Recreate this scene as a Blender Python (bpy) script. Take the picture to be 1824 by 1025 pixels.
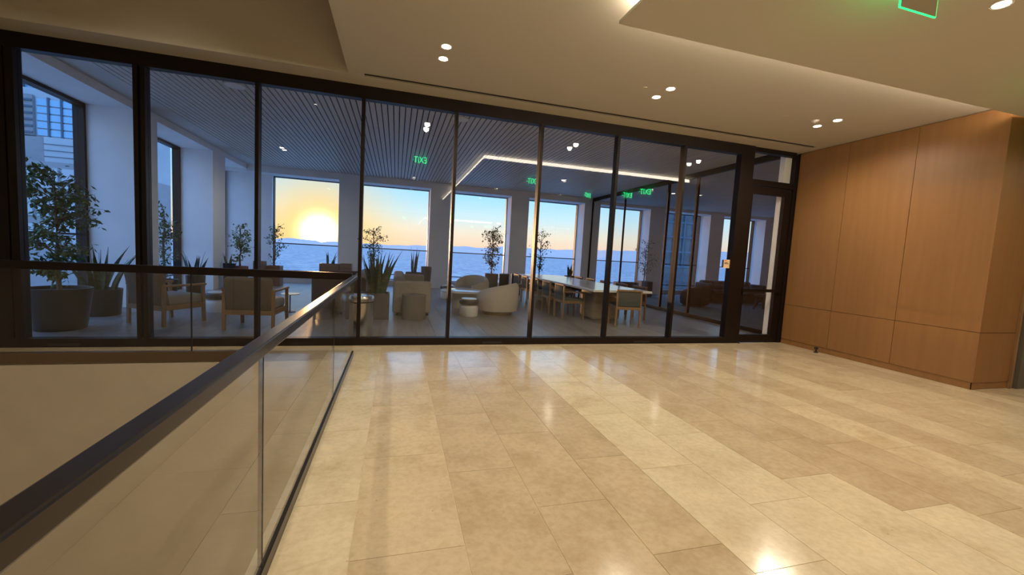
import bpy, bmesh, math, random
from math import sin, cos, pi, radians as RD, sqrt
from mathutils import Vector, Matrix
for o in list(bpy.data.objects): bpy.data.objects.remove(o)
scn = bpy.context.scene
COL = scn.collection
rnd = random.Random(7)

# ------------------------------------------------------------------ camera
F_PX, YAW, PITCH, ROLL, CAM_H = 737.27, RD(15.825), RD(-4.677), RD(3.189), 1.40
fwd = Vector((sin(YAW)*cos(PITCH), cos(YAW)*cos(PITCH), sin(PITCH)))
right = Vector((cos(YAW), -sin(YAW), 0)); up = right.cross(fwd)
r2 = right*cos(ROLL)+up*sin(ROLL); u2 = -right*sin(ROLL)+up*cos(ROLL)
cd = bpy.data.cameras.new('camera'); cam = bpy.data.objects.new('camera', cd); COL.objects.link(cam)
M4 = Matrix((r2, u2, -fwd)).transposed().to_4x4(); M4.translation = (0, 0, CAM_H)
cam.matrix_world = M4
cd.sensor_fit = 'HORIZONTAL'; cd.sensor_width = 36; cd.lens = F_PX/1824*36; cd.clip_start = .02; cd.clip_end = 200000
scn.camera = cam

# ------------------------------------------------------------------ view, world, sun
scn.view_settings.view_transform = 'Standard'; scn.view_settings.look = 'None'
scn.view_settings.gamma = 1; scn.view_settings.use_curve_mapping = False
scn.view_settings.exposure = 0.42
cy = scn.cycles
cy.use_denoising = True; cy.max_bounces = 9; cy.diffuse_bounces = 5; cy.glossy_bounces = 5
cy.transmission_bounces = 8; cy.transparent_max_bounces = 40
cy.sample_clamp_indirect = 6; cy.caustics_reflective = False; cy.caustics_refractive = False
SUN_AZ, SUN_EL = RD(-9.3), RD(1.3)
SUN = Vector((sin(SUN_AZ)*cos(SUN_EL), cos(SUN_AZ)*cos(SUN_EL), sin(SUN_EL)))

def ramp(nt, fac, stops, interp='LINEAR'):
    n = nt.nodes.new('ShaderNodeValToRGB'); n.color_ramp.interpolation = interp
    e = n.color_ramp.elements
    while len(e) > 1: e.remove(e[-1])
    e[0].position = stops[0][0]; e[0].color = (*stops[0][1], 1)
    for p, c in stops[1:]:
        x = e.new(p); x.color = (*c, 1)
    if fac is not None: nt.links.new(fac, n.inputs[0])
    return n.outputs[0]
def mathn(nt, op, a, b=None, clamp=False):
    n = nt.nodes.new('ShaderNodeMath'); n.operation = op; n.use_clamp = clamp
    for i, v in enumerate((a, b)):
        if v is None: continue
        if isinstance(v, (int, float)): n.inputs[i].default_value = v
        else: nt.links.new(v, n.inputs[i])
    return n.outputs[0]
def mixc(nt, fac, a, b, mode='MIX'):
    n = nt.nodes.new('ShaderNodeMix'); n.data_type = 'RGBA'; n.blend_type = mode; n.clamp_result = False
    for s, v in ((n.inputs[0], fac), (n.inputs[6], a), (n.inputs[7], b)):
        if isinstance(v, (int, float)): s.default_value = v
        elif isinstance(v, tuple): s.default_value = (*v, 1)
        else: nt.links.new(v, s)
    return n.outputs[2]

w = bpy.data.worlds.new('dusk_sky'); scn.world = w; w.use_nodes = True
nt = w.node_tree; nt.nodes.clear()
tc = nt.nodes.new('ShaderNodeTexCoord')
sep = nt.nodes.new('ShaderNodeSeparateXYZ'); nt.links.new(tc.outputs['Generated'], sep.inputs[0])
mr = nt.nodes.new('ShaderNodeMapRange'); mr.inputs[1].default_value = -.1; mr.inputs[2].default_value = 1
nt.links.new(sep.outputs[2], mr.inputs[0])
P = lambda z: (z+.1)/1.1
sky = ramp(nt, mr.outputs[0], [(0, (.50, .46, .46)), (P(0), (.76, .50, .38)), (P(.018), (.74, .56, .42)), (P(.045), (.70, .64, .52)),
      (P(.08), (.50, .67, .72)), (P(.13), (.29, .60, .80)), (P(.25), (.32, .70, 1.2)), (P(.5), (.36, .80, 1.8)), (1, (.36, .80, 1.95))])
dt = nt.nodes.new('ShaderNodeVectorMath'); dt.operation = 'DOT_PRODUCT'; dt.inputs[1].default_value = SUN
nt.links.new(tc.outputs['Generated'], dt.inputs[0])
dh = nt.nodes.new('ShaderNodeVectorMath'); dh.operation = 'DOT_PRODUCT'; dh.inputs[1].default_value = (sin(SUN_AZ), cos(SUN_AZ), 0)
nt.links.new(tc.outputs['Generated'], dh.inputs[0])
ar = nt.nodes.new('ShaderNodeMapRange'); ar.interpolation_type = 'SMOOTHSTEP'; ar.inputs[1].default_value = .72; ar.inputs[2].default_value = .05
nt.links.new(dh.outputs['Value'], ar.inputs[0])
anti = ramp(nt, mr.outputs[0], [(0, (.40, .50, .66)), (P(0), (.48, .66, .95)), (P(.1), (.40, .70, 1.15)), (P(.3), (.36, .74, 1.4)), (P(.5), (.36, .80, 1.8)), (1, (.36, .80, 1.95))])
sky = mixc(nt, ar.outputs[0], sky, anti)   # away from the sun the low sky turns from peach to blue
dpos = mathn(nt, 'MAXIMUM', dt.outputs['Value'], 0.0)
g1 = mathn(nt, 'MULTIPLY', mathn(nt, 'POWER', dpos, 115.0), .92)
c1 = mixc(nt, g1, sky, (.86, .55, .12))
g2 = mathn(nt, 'POWER', dpos, 2600.0)
c2 = mixc(nt, g2, c1, (5.0, 4.2, 2.6), 'ADD')
bg = nt.nodes.new('ShaderNodeBackground'); bg.inputs[1].default_value = 1.2
nt.links.new(c2, bg.inputs[0])
wo = nt.nodes.new('ShaderNodeOutputWorld'); nt.links.new(bg.outputs[0], wo.inputs[0])

sl = bpy.data.lights.new('low_sun', 'SUN'); sl.energy = 1.6; sl.color = (1, .52, .22); sl.angle = RD(1.5)
so = bpy.data.objects.new('low_sun', sl); COL.objects.link(so)
so.rotation_euler = SUN.to_track_quat('Z', 'Y').to_euler()

# ------------------------------------------------------------------ mesh helpers
class MB:
    def __init__(s): s.v = []; s.f = []
    def add(s, vs, fs):
        n = len(s.v); s.v += [tuple(v) for v in vs]; s.f += [tuple(i+n for i in f) for f in fs]; return s
    def box(s, a, b):
        x0, y0, z0 = (min(a[i], b[i]) for i in range(3)); x1, y1, z1 = (max(a[i], b[i]) for i in range(3))
        return s.add([(x0,y0,z0),(x1,y0,z0),(x1,y1,z0),(x0,y1,z0),(x0,y0,z1),(x1,y0,z1),(x1,y1,z1),(x0,y1,z1)],
              [(0,3,2,1),(4,5,6,7),(0,1,5,4),(1,2,6,5),(2,3,7,6),(3,0,4,7)])
    def rbox(s, a, b, r=.02, seg=3):
        bm = bmesh.new(); bmesh.ops.create_cube(bm, size=1)
        sz = [abs(b[i]-a[i]) for i in range(3)]; c = [(a[i]+b[i])/2 for i in range(3)]
        for v in bm.verts: v.co = Vector((v.co[0]*sz[0]+c[0], v.co[1]*sz[1]+c[1], v.co[2]*sz[2]+c[2]))
        bmesh.ops.bevel(bm, geom=bm.edges[:], offset=min(r, min(sz)*.49), segments=seg, profile=.5, affect='EDGES')
        bm.verts.index_update()
        s.add([v.co for v in bm.verts], [[v.index for v in f.verts] for f in bm.faces]); bm.free(); return s
    def lathe(s, prof, c=(0,0,0), n=24, capb=True, capt=True):
        vs = []; fs = []
        for r, z in prof:
            for k in range(n):
                a = 2*pi*k/n; vs.append((c[0]+r*cos(a), c[1]+r*sin(a), c[2]+z))
        for i in range(len(prof)-1):
            for k in range(n):
                k2 = (k+1) % n; fs.append((i*n+k, i*n+k2, (i+1)*n+k2, (i+1)*n+k))
        if capb: fs.append(tuple(range(n-1, -1, -1)))
        if capt: fs.append(tuple((len(prof)-1)*n+k for k in range(n)))
        return s.add(vs, fs)
    def tube(s, pts, rad, n=6):
        pts = [Vector(p) for p in pts]; vs = []; fs = []
        for i, p in enumerate(pts):
            d = (pts[min(i+1, len(pts)-1)]-pts[max(i-1, 0)]).normalized()
            x = d.cross(Vector((0,0,1))); x = Vector((1,0,0)) if x.length < 1e-3 else x.normalized(); y = d.cross(x)
            r = rad[i] if isinstance(rad, (list, tuple)) else rad
            for k in range(n):
                a = 2*pi*k/n; vs.append(p+x*r*cos(a)+y*r*sin(a))
        for i in range(len(pts)-1):
            for k in range(n):
                k2 = (k+1) % n; fs.append((i*n+k, (i+1)*n+k, (i+1)*n+k2, i*n+k2))
        fs.append(tuple(range(n))); fs.append(tuple((len(pts)-1)*n+k for k in range(n-1, -1, -1)))
        return s.add(vs, fs)
    def beam(s, a, b, w, d, xdir=None):
        a = Vector(a); b = Vector(b); z = (b-a).normalized()
        x = Vector(xdir) if xdir else (Vector((1,0,0)) if abs(z.x) < .9 else Vector((0,1,0)))
        x = (x-z*x.dot(z)).normalized(); y = z.cross(x); vs = []
        for q in (a, b):
            for sx, sy in ((-1,-1),(1,-1),(1,1),(-1,1)): vs.append(q+x*w/2*sx+y*d/2*sy)
        return s.add(vs, [(0,3,2,1),(4,5,6,7),(0,1,5,4),(1,2,6,5),(2,3,7,6),(3,0,4,7)])
    def mesh(s, name, smooth=False):
        m = bpy.data.meshes.new(name); m.from_pydata(s.v, [], s.f); m.update()
        if smooth:
            m.shade_smooth(); m.set_sharp_from_angle(angle=RD(42))
        return m
    def build(s, name, mat, parent=None, smooth=False, label=None, kind=None):
        m = s.mesh(name, smooth); m.materials.append(mat)
        return link(name, m, parent, label, kind)
def link(name, m, parent=None, label=None, kind=None):
    o = bpy.data.objects.new(name, m); COL.objects.link(o)
    if parent: o.parent = parent
    if label: o['label'] = label
    if kind: o['kind'] = kind
    return o
def tag(o, label, cat, group=None, kind=None):
    o['label'] = label; o['category'] = cat
    if group: o['group'] = group
    if kind: o['kind'] = kind
    return o
def thing(name, label, cat, loc=(0,0,0), rz=0, group=None, kind=None):
    o = bpy.data.objects.new(name, None); COL.objects.link(o); o.empty_display_size = .1
    o.location = loc; o.rotation_euler = (0, 0, rz)
    return tag(o, label, cat, group, kind)
def dup(root, loc, rz, label, group=None):
    r = root.copy(); COL.objects.link(r); r.location = loc; r.rotation_euler = (0, 0, rz); r['label'] = label
    if group: r['group'] = group
    for ch in list(root.children):
        c = ch.copy(); COL.objects.link(c); c.parent = r
        for g in list(ch.children):
            d = g.copy(); COL.objects.link(d); d.parent = c
    return r
def B(a, b): return MB().box(a, b)

# ------------------------------------------------------------------ materials
def mat(name, col, rough=.5, metal=0, spec=.5, noise=None, bump=0, emit=None, estr=0, coat=0):
    """noise = (scale xyz, second colour, detail, contrast lo, hi)"""
    m = bpy.data.materials.new(name); m.use_nodes = True; nt = m.node_tree
    p = nt.nodes['Principled BSDF']; p.inputs['Base Color'].default_value = (*col, 1)
    p.inputs['Roughness'].default_value = rough; p.inputs['Metallic'].default_value = metal
    p.inputs['Specular IOR Level'].default_value = spec; p.inputs['Coat Weight'].default_value = coat
    if emit: p.inputs['Emission Color'].default_value = (*emit, 1); p.inputs['Emission Strength'].default_value = estr
    if noise:
        t = nt.nodes.new('ShaderNodeTexCoord'); mp = nt.nodes.new('ShaderNodeMapping'); mp.inputs['Scale'].default_value = noise[0]
        nt.links.new(t.outputs['Object'], mp.inputs[0])
        oi = nt.nodes.new('ShaderNodeObjectInfo'); sc_ = nt.nodes.new('ShaderNodeVectorMath'); sc_.operation = 'ADD'
        cb = nt.nodes.new('ShaderNodeCombineXYZ')
        for i in range(3): nt.links.new(mathn(nt, 'MULTIPLY', oi.outputs['Random'], 37.0*(i+1)), cb.inputs[i])
        nt.links.new(mp.outputs[0], sc_.inputs[0]); nt.links.new(cb.outputs[0], sc_.inputs[1])
        n = nt.nodes.new('ShaderNodeTexNoise'); n.inputs['Detail'].default_value = noise[2]; n.inputs['Scale'].default_value = 1
        nt.links.new(sc_.outputs[0], n.inputs['Vector'])
        c = ramp(nt, n.outputs[0], [(noise[3], col), (noise[4], noise[1])]); nt.links.new(c, p.inputs['Base Color'])
        if bump:
            bp = nt.nodes.new('ShaderNodeBump'); bp.inputs['Strength'].default_value = bump; bp.inputs['Distance'].default_value = .01
            nt.links.new(n.outputs[0], bp.inputs['Height']); nt.links.new(bp.outputs[0], p.inputs['Normal'])
    return m
def glassmat(name, tint=(.93, .96, .95), ior=1.5, rough=0.0):
    m = bpy.data.materials.new(name); m.use_nodes = True; nt = m.node_tree; nt.nodes.clear()
    tr = nt.nodes.new('ShaderNodeBsdfTransparent'); tr.inputs[0].default_value = (*tint, 1)
    gl = nt.nodes.new('ShaderNodeBsdfGlossy'); gl.inputs['Roughness'].default_value = rough
    fr = nt.nodes.new('ShaderNodeFresnel'); fr.inputs[0].default_value = ior
    geo = nt.nodes.new('ShaderNodeNewGeometry')
    # both skins of the sheet mirror; their sum is put on the face that is met first
    f2 = mathn(nt, 'MULTIPLY', mathn(nt, 'MULTIPLY', fr.outputs[0], 1.5), mathn(nt, 'SUBTRACT', 1.0, geo.outputs['Backfacing']), True)
    mx = nt.nodes.new('ShaderNodeMixShader'); nt.links.new(f2, mx.inputs[0])
    nt.links.new(tr.outputs[0], mx.inputs[1]); nt.links.new(gl.outputs[0], mx.inputs[2])
    out = nt.nodes.new('ShaderNodeOutputMaterial'); nt.links.new(mx.outputs[0], out.inputs[0])
    return m
def emis(name, col, s):
    m = bpy.data.materials.new(name); m.use_nodes = True; nt = m.node_tree; nt.nodes.clear()
    e = nt.nodes.new('ShaderNodeEmission'); e.inputs[0].default_value = (*col, 1); e.inputs[1].default_value = s
    out = nt.nodes.new('ShaderNodeOutputMaterial'); nt.links.new(e.outputs[0], out.inputs[0]); return m

def stone_mat():
    m = bpy.data.materials.new('beige_limestone'); m.use_nodes = True; nt = m.node_tree; p = nt.nodes['Principled BSDF']
    t = nt.nodes.new('ShaderNodeTexCoord'); oi = nt.nodes.new('ShaderNodeObjectInfo')
    add = nt.nodes.new('ShaderNodeVectorMath'); add.operation = 'ADD'
    cb = nt.nodes.new('ShaderNodeCombineXYZ')
    for i in range(3): nt.links.new(mathn(nt, 'MULTIPLY', oi.outputs['Random'], 53.0*(i+1)), cb.inputs[i])
    nt.links.new(t.outputs['Object'], add.inputs[0]); nt.links.new(cb.outputs[0], add.inputs[1])
    def noise(scale, det, rough=.6):
        n = nt.nodes.new('ShaderNodeTexNoise'); n.inputs['Scale'].default_value = scale; n.inputs['Detail'].default_value = det
        n.inputs['Roughness'].default_value = rough; nt.links.new(add.outputs[0], n.inputs['Vector']); return n.outputs[0]
    a = ramp(nt, noise(3.2, 8), [(.3, (.84, .80, .74)), (.55, (1, 1, 1)), (.75, (1.07, 1.04, 1.0))])
    b = ramp(nt, noise(26, 4), [(.35, (.90, .88, .85)), (.6, (1, 1, 1))])
    v = nt.nodes.new('ShaderNodeTexVoronoi'); v.inputs['Scale'].default_value = 9; nt.links.new(add.outputs[0], v.inputs['Vector'])
    sp = ramp(nt, v.outputs['Distance'], [(.035, (.62, .52, .42)), (.06, (1, 1, 1))])
    c = mixc(nt, 1.0, oi.outputs['Color'], a, 'MULTIPLY'); c = mixc(nt, 1.0, c, b, 'MULTIPLY'); c = mixc(nt, .7, c, sp, 'MULTIPLY')
    nt.links.new(c, p.inputs['Base Color'])
    rr = nt.nodes.new('ShaderNodeMapRange'); rr.inputs[3].default_value = .10; rr.inputs[4].default_value = .19
    nt.links.new(noise(2.2, 3), rr.inputs[0]); nt.links.new(rr.outputs[0], p.inputs['Roughness'])
    p.inputs['Specular IOR Level'].default_value = .55
    return m
STONE = stone_mat()
PLASTER = mat('warm_white_plaster', (.62, .55, .44), .85, noise=((3, 3, 3), (.58, .515, .41), 3, .35, .7))
PLASTERC = mat('ceiling_plaster', (.56, .515, .44), .9)
WHITEW = mat('white_painted_wall', (.86, .86, .86), .8, noise=((2, 2, 2), (.80, .80, .81), 4, .35, .7))
GREYW = mat('pale_grey_plaster', (.60, .58, .56), .8, noise=((1.5, 1.5, 1.5), (.53, .52, .50), 4, .35, .7))
WOODP = mat('honey_wood_veneer', (.275, .132, .044), .42, noise=((14, 14, .9), (.245, .117, .038), 5, .35, .7))
BRONZE = mat('dark_bronze_metal', (.018, .011, .009), .42, metal=.6)
RAILM = mat('dark_rail_metal', (.045, .038, .034), .28, metal=.7)
SHOE = mat('brown_shoe_metal', (.16, .11, .07), .35, metal=.5)
GLASS = glassmat('clear_partition_glass', (.975, .98, .98))
GLASSR = glassmat('clear_guard_glass', (.975, .98, .972), 1.42)
GLASSW = glassmat('window_glass', (.985, .99, .995), 1.45)
BLACK = mat('matte_black', (.012, .012, .013), .5)
SLATM = mat('grey_brown_slat', (.62, .565, .52), .5, noise=((40, 2, 40), (.54, .49, .45), 4, .3, .7))
SLATB = mat('black_ceiling_void', (.006, .006, .007), .9)
PLANK = mat('grey_oak_plank', (.25, .24, .235), .36, noise=((14, 1.5, 14), (.195, .185, .18), 5, .3, .7))
LEDW = emis('warm_led_strip', (1, .87, .67), 15)
LENS = emis('warm_lamp_lens', (1, .88, .68), 20)
GREEN = emis('green_exit_light', (.02, 1, .22), 16)
GREENE = emis('green_edge_light', (.02, 1, .16), 2.2)
ACRYL = glassmat('clear_acrylic', (.92, .97, .93))
POT = mat('black_pot', (.008, .010, .012), .45)
SOIL = mat('dark_soil', (.05, .035, .022), .95)
POTB = mat('brown_pot', (.22, .13, .08), .6)
POTG = mat('grey_pot', (.10, .085, .08), .6)
BARK = mat('ficus_bark', (.17, .125, .085), .85)
LEAF = mat('ficus_leaf', (.05, .12, .045), .42, noise=((9, 9, 9), (.10, .19, .06), 2, .35, .7))
SANS = mat('sansevieria_leaf', (.030, .058, .028), .42, noise=((8, 8, 30), (.085, .11, .05), 3, .4, .65))
OAK = mat('pale_oak', (.29, .17, .085), .5, noise=((35, 35, 3), (.235, .135, .065), 4, .35, .7))
UPH = mat('brown_grey_upholstery', (.155, .12, .095), .9, noise=((60, 60, 60), (.12, .092, .072), 3, .35, .7), bump=.15)
CUSH = mat('blue_grey_cushion', (.28, .27, .27), .9, noise=((60, 60, 60), (.23, .225, .23), 3, .35, .7), bump=.15)
CHAIRU = mat('green_grey_upholstery', (.10, .105, .09), .85, noise=((60, 60, 60), (.075, .08, .07), 3, .35, .7))
BOUCLE = mat('cream_boucle', (.56, .50, .43), .95, noise=((70, 70, 70), (.46, .41, .35), 3, .35, .7), bump=.3)
SOFA = mat('taupe_sofa_fabric', (.34, .31, .28), .92, noise=((60, 60, 60), (.28, .255, .23), 3, .35, .7), bump=.15)
DARKSOFA = mat('brown_sofa_fabric', (.10, .058, .042), .9)
MARBLE = mat('white_stone_top', (.80, .80, .79), .16, noise=((3, 3, 3), (.68, .68, .69), 6, .45, .7))
CERAM = mat('white_ceramic', (.70, .70, .68), .35)
STOOLC = mat('dark_stool_cushion', (.02, .022, .028), .35)
TRAV = mat('travertine_base', (.42, .335, .26), .6, noise=((3, 3, 12), (.33, .26, .20), 4, .35, .7))
STEEL = mat('brushed_steel', (.62, .60, .57), .22, metal=1)
DRUM = mat('grey_drum_fabric', (.17, .16, .145), .7)

# ------------------------------------------------------------------ lobby shell
D = 6.104           # glass wall plane
ZC = 3.518          # lobby ceiling
ZCL = 3.37          # dropped ceiling cloud underside
WX = 7.07           # wood wall face
VX, VY = -.54, 5.44 # void edge
def struct(name, mb, m, label, cat, smooth=False):
    return tag(mb.build(name, m, smooth=smooth), label, cat, kind='structure')

fb = MB().box((VX, -5.6, -.30), (WX+.9, D, -.004)).box((WX+.9, -5.6, -.30), (12, 3.35, -.004)).box((-4.4, VY+.03, -.30), (VX, D, -.004))
floor = struct('floor', fb, STONE, 'polished beige limestone floor of the lobby laid in long tiles', 'floor')
floor.color = (.80, .70, .52, 1)
# tiles
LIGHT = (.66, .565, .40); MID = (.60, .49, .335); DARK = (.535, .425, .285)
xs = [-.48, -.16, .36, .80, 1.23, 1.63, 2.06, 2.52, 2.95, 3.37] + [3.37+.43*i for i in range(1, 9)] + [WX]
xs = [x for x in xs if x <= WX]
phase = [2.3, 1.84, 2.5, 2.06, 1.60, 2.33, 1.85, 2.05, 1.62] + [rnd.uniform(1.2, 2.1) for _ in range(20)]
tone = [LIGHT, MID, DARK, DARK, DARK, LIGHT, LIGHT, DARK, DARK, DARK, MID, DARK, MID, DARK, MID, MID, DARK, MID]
G = .0015; LT = .93
_tm = {}
def tile(x0, x1, y0, y1, c, thick=.02, z=0, parent=floor, m=STONE, name='tile', gap=G):
    lx, ly = round(x1-x0-2*gap, 4), round(y1-y0-2*gap, 4)
    if lx < .02 or ly < .02: return
    k = (lx, ly, m.name)
    if k not in _tm:
        me = B((-lx/2, -ly/2, -thick), (lx/2, ly/2, 0)).mesh(name); me.materials.append(m); _tm[k] = me
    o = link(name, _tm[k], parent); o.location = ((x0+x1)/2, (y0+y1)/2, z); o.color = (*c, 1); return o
def vary(c, s=.035):
    k = 1+rnd.uniform(-s, s); return tuple(v*k for v in c)
def column_tiles(x0, x1, ya, yb, ph, c, special=None):
    y = ph-LT*math.ceil((ph-ya)/LT); e = []
    while y < yb: e.append(y); y += LT
    e.append(yb); e[0] = max(e[0], ya)
    for a, b in zip(e, e[1:]):
        a = max(a, ya)
        if b-a < .03: continue
        cc = special((a+b)/2) if special else c
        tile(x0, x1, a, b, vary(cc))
for i in range(len(xs)-1):
    sp = None
    if i in (7, 8):
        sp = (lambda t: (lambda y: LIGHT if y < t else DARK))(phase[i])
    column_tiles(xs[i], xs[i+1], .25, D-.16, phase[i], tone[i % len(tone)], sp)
x = WX
for k in range(5):
    column_tiles(x, x+.43, .25, 3.33, 1.3+.3*k, tone[(k+9) % 18]); x += .43
# border course along the glass
y0 = D-.16
for k in range(9): tile(-.48+k*.84, min(-.48+(k+1)*.84, WX), y0, D, vary(MID))
for k in range(5):
    tile(-4.4+k*.784, -4.4+(k+1)*.784, VY+.07, D-.16, vary(MID)); tile(-4.4+k*.784, -4.4+(k+1)*.784, D-.16, D, vary(MID))

# void walls, lower floor
ZB = -4.6
struct('wall_void_far', B((-4.4, VY, ZB), (VX+.02, VY+.028, -.045)).box((-4.4, VY+.03, ZB), (VX+.02, VY+.22, -.31)), PLASTER, 'beige wall below the floor edge at the far side of the stair void', 'wall')
struct('wall_void_side', B((VX+.02, -5.6, ZB), (VX+.2, VY, -.31)), PLASTER, 'beige wall of the stair void under the lobby floor', 'wall')
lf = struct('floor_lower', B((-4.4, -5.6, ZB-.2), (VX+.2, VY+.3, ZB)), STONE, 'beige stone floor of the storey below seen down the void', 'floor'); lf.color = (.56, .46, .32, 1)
struct('wall_left', B((-4.6, -5.6, ZB), (-4.4, D+.06, 6.0)), PLASTER, 'plain warm white wall left of the stair void', 'wall')
struct('wall_back', B((-4.6, -5.8, ZB), (12, -5.6, 6.0)), PLASTER, 'plain warm white wall across the lobby from the glass', 'wall')

# lobby ceiling: L-shaped slab with the opening above the void, slot diffuser
OX, OY = -.64, 5.715
cb = MB()
cb.box((OX, -5.6, ZC), (12, 5.64, ZC+.15)).box((OX, 5.74, ZC), (12, D+.1, ZC+.15)).box((-4.4, OY, ZC), (OX, D+.1, ZC+.15))
cb.box((OX, 5.64, ZC), (-.45, 5.74, ZC+.15)).box((6.89, 5.64, ZC), (12, 5.74, ZC+.15))
ceil = struct('ceiling', cb, PLASTERC, 'warm white flat plaster ceiling of the lobby', 'ceiling')
B((-.45, 5.642, ZC+.05), (6.89, 5.738, ZC+.06)).build('slot_diffuser', BLACK, ceil, label='long thin black air slot')
B((-.45, 5.687, ZC+.001), (6.89, 5.693, ZC+.012)).build('slot_blade', BLACK, ceil)
struct('ceiling_recess', MB().box((-4.4, OY, ZC+.15), (OX+.15, OY+.12, 5.6)).box((OX, -5.6, ZC+.15), (OX+.12, OY, 5.6)).box((-4.4, -5.6, 5.6), (OX+.12, OY+.12, 5.75)),
       PLASTERC, 'raised ceiling recess over the stair void with plain beige sides', 'ceiling')
# dropped cloud with cove
CX, CYF = 1.74, 3.30
cl = MB().box((CX, -5.6, ZCL), (12, CYF, ZCL+.028))
cl.box((CX+.07, -5.6, ZCL+.028), (12, CYF-.16, ZC))
cloud = struct('ceiling_cloud', cl, PLASTERC, 'lower flat plaster ceiling panel with a glowing cove edge', 'ceiling')
B((CX+.07, CYF-.158, ZCL+.035), (WX-.02, CYF-.14, ZC-.015)).build('cove_light', LEDW, cloud, label='warm glowing cove strip')
B((CX+.05, -5.4, ZCL+.035), (CX+.068, CYF-.158, ZC-.015)).build('cove_light', LEDW, cloud, label='warm glowing cove strip')

# wood clad wall on the right, panels with reveals
ww = struct('wall_right', MB().box((WX+.02, 3.37, 0), (WX+.76, D+.04, ZC)).box((WX+.76, 3.37, 0), (12, 3.6, ZC)), BLACK, 'honey coloured wood panelled wall beside the glass door', 'wall')
ys = [3.35, 4.275, 5.205, D-.03]; zs = [.09, .735, ZC-.005]
for i in range(3):
    for j in range(2):
        B((WX, ys[i]+(.003 if i else .0205), zs[j]+.003), (WX+.02, ys[i+1]-.003, zs[j+1]-.003)).build('panel', WOODP, ww)
for j in range(2):
    B((WX+.0, 3.35, zs[j]+.003), (WX+.72, 3.37, zs[j+1]-.003)).build('panel', WOODP, ww)
B((WX+.72, 3.33, 0), (WX+.76, 3.38, ZC)).build('edge_trim', OAK, ww)
B((WX+.008, 3.36, 0), (WX+.02, D-.03, .09)).build('skirting', WOODP, ww); B((WX+.008, 3.358, 0), (WX+.72, 3.37, .09)).build('skirting', WOODP, ww)
struct('wall_corridor', B((WX+.8, 3.30, 0), (12, 3.36, ZC)), mat('dark_opening_wall', (.12, .10, .075), .8), 'wall coloured dark for the shaded opening past the wood corner', 'wall')  # dark base colour stands in for shade in the opening past the corner
struct('wall_far_right', B((12, -5.6, 0), (12.2, 3.6, ZC)), PLASTER, 'plain wall closing the passage on the right', 'wall')
wc = struct('wall_core', B((5.92, -5.6, 0), (12, .68, ZCL)), BLACK, 'wood panelled lift core wall behind the viewer', 'wall')
for i in range(6):
    for z0, z1 in ((.09, .735), (.741, ZCL-.005)):
        B((5.905+i*1.0+.003, .68, z0), (5.905+(i+1)*1.0-.003, .70, z1)).build('panel', WOODP, wc)

# ------------------------------------------------------------------ glass wall (window_1) and door
win = thing('window_1', 'full height glass partition with dark bronze frame between lobby and lounge', 'window', (0, D, 0), kind='structure')
ZT = 3.352; ZBR = .105
MX = [-2.97, -1.74, -.48, .77, 2.06, 3.35, 4.60]
B((-4.4, -.05, ZT), (6.02, .07, ZC)).build('top_rail', BRONZE, win)
B((-4.4, -.05, 0), (6.02, .07, ZBR)).build('bottom_rail', BRONZE, win)
B((-4.4, -.05, ZBR), (-4.205, .07, ZT)).build('post', BRONZE, win); B((-4.19, -.05, ZBR), (-4.115, .07, ZT)).build('post', BRONZE, win)
B((-4.205, .0, ZBR), (-4.19, .04, ZT)).build('gap_strip', mat('pale_gap_light', (.45, .5, .55), .4), win)  # pale colour stands in for light through the gap between the posts
for i, mx in enumerate(MX):
    if i == 0:
        B((mx-.06, -.05, ZBR), (mx-.015, .07, ZT)).build('mullion', BRONZE, win); B((mx+.012, -.05, ZBR), (mx+.058, .07, ZT)).build('mullion', BRONZE, win)
        B((mx-.012, .0, ZBR), (mx+.010, .03, ZT)).build('gap_strip', BLACK, win)
    else:
        B((mx-.022, -.05, ZBR), (mx+.022, .07, ZT)).build('mullion', BRONZE, win)
B((5.74, -.05, ZBR), (6.02, .07, ZT)).build('post', BRONZE, win)
ed = [-4.115]+MX+[5.74]
for i in range(len(ed)-1):
    a = ed[i]+(.022 if i else 0)+(.036 if i == 1 else 0); b = ed[i+1]-(.022 if i < len(ed)-2 else 0)-(.038 if i == 0 else 0)
    B((a, .004, ZBR-.01), (b, .016, ZT+.01)).build('pane', GLASS, win)
for k in range(4): B((-3.9+k*2.6, -.056, .02), (-3.6+k*2.6, -.05, .05)).build('rail_plate', BLACK, win)

door = thing('door_1', 'glazed dark bronze door with a mid push rail and transom light above', 'door', (6.02, D+.02, 0), kind='structure')
DW = .97
B((0, -.04, 0), (.03, .05, ZC-.03)).build('frame_jamb', BRONZE, door); B((DW, -.04, 0), (WX-6.02, .05, ZC-.03)).build('frame_jamb', BRONZE, door)
B((.03, -.04, 2.86), (DW, .05, 2.96)).build('transom_bar', BRONZE, door)
B((.03, -.04, 3.44), (DW, .05, ZC)).build('frame_head', BRONZE, door)
B((.03, .0, 2.96), (DW, .012, 3.44)).build('transom_pane', GLASS, door)
leaf = MB(); zt_, zb_ = 2.85, .02
leaf.box((.035, -.03, zb_), (.085, .03, zt_)).box((.80, -.03, zb_), (DW-.005, .03, zt_)).box((.085, -.03, zb_), (.80, .03, .15)).box((.085, -.03, 2.71), (.80, .03, zt_))
lo = leaf.build('door_leaf', BRONZE, door)
B((.085, -.004, .15), (.80, .008, 2.71)).build('pane', GLASS, lo)
B((.02, -.075, .95), (.90, -.035, 1.005)).build('push_rail', BRONZE, lo)
B((.04, -.07, .90), (.14, -.03, .935)).build('latch', BLACK, lo)
B((.03, -.10, 0), (.06, -.04, .01)).build('floor_pivot', BLACK, lo)

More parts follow.
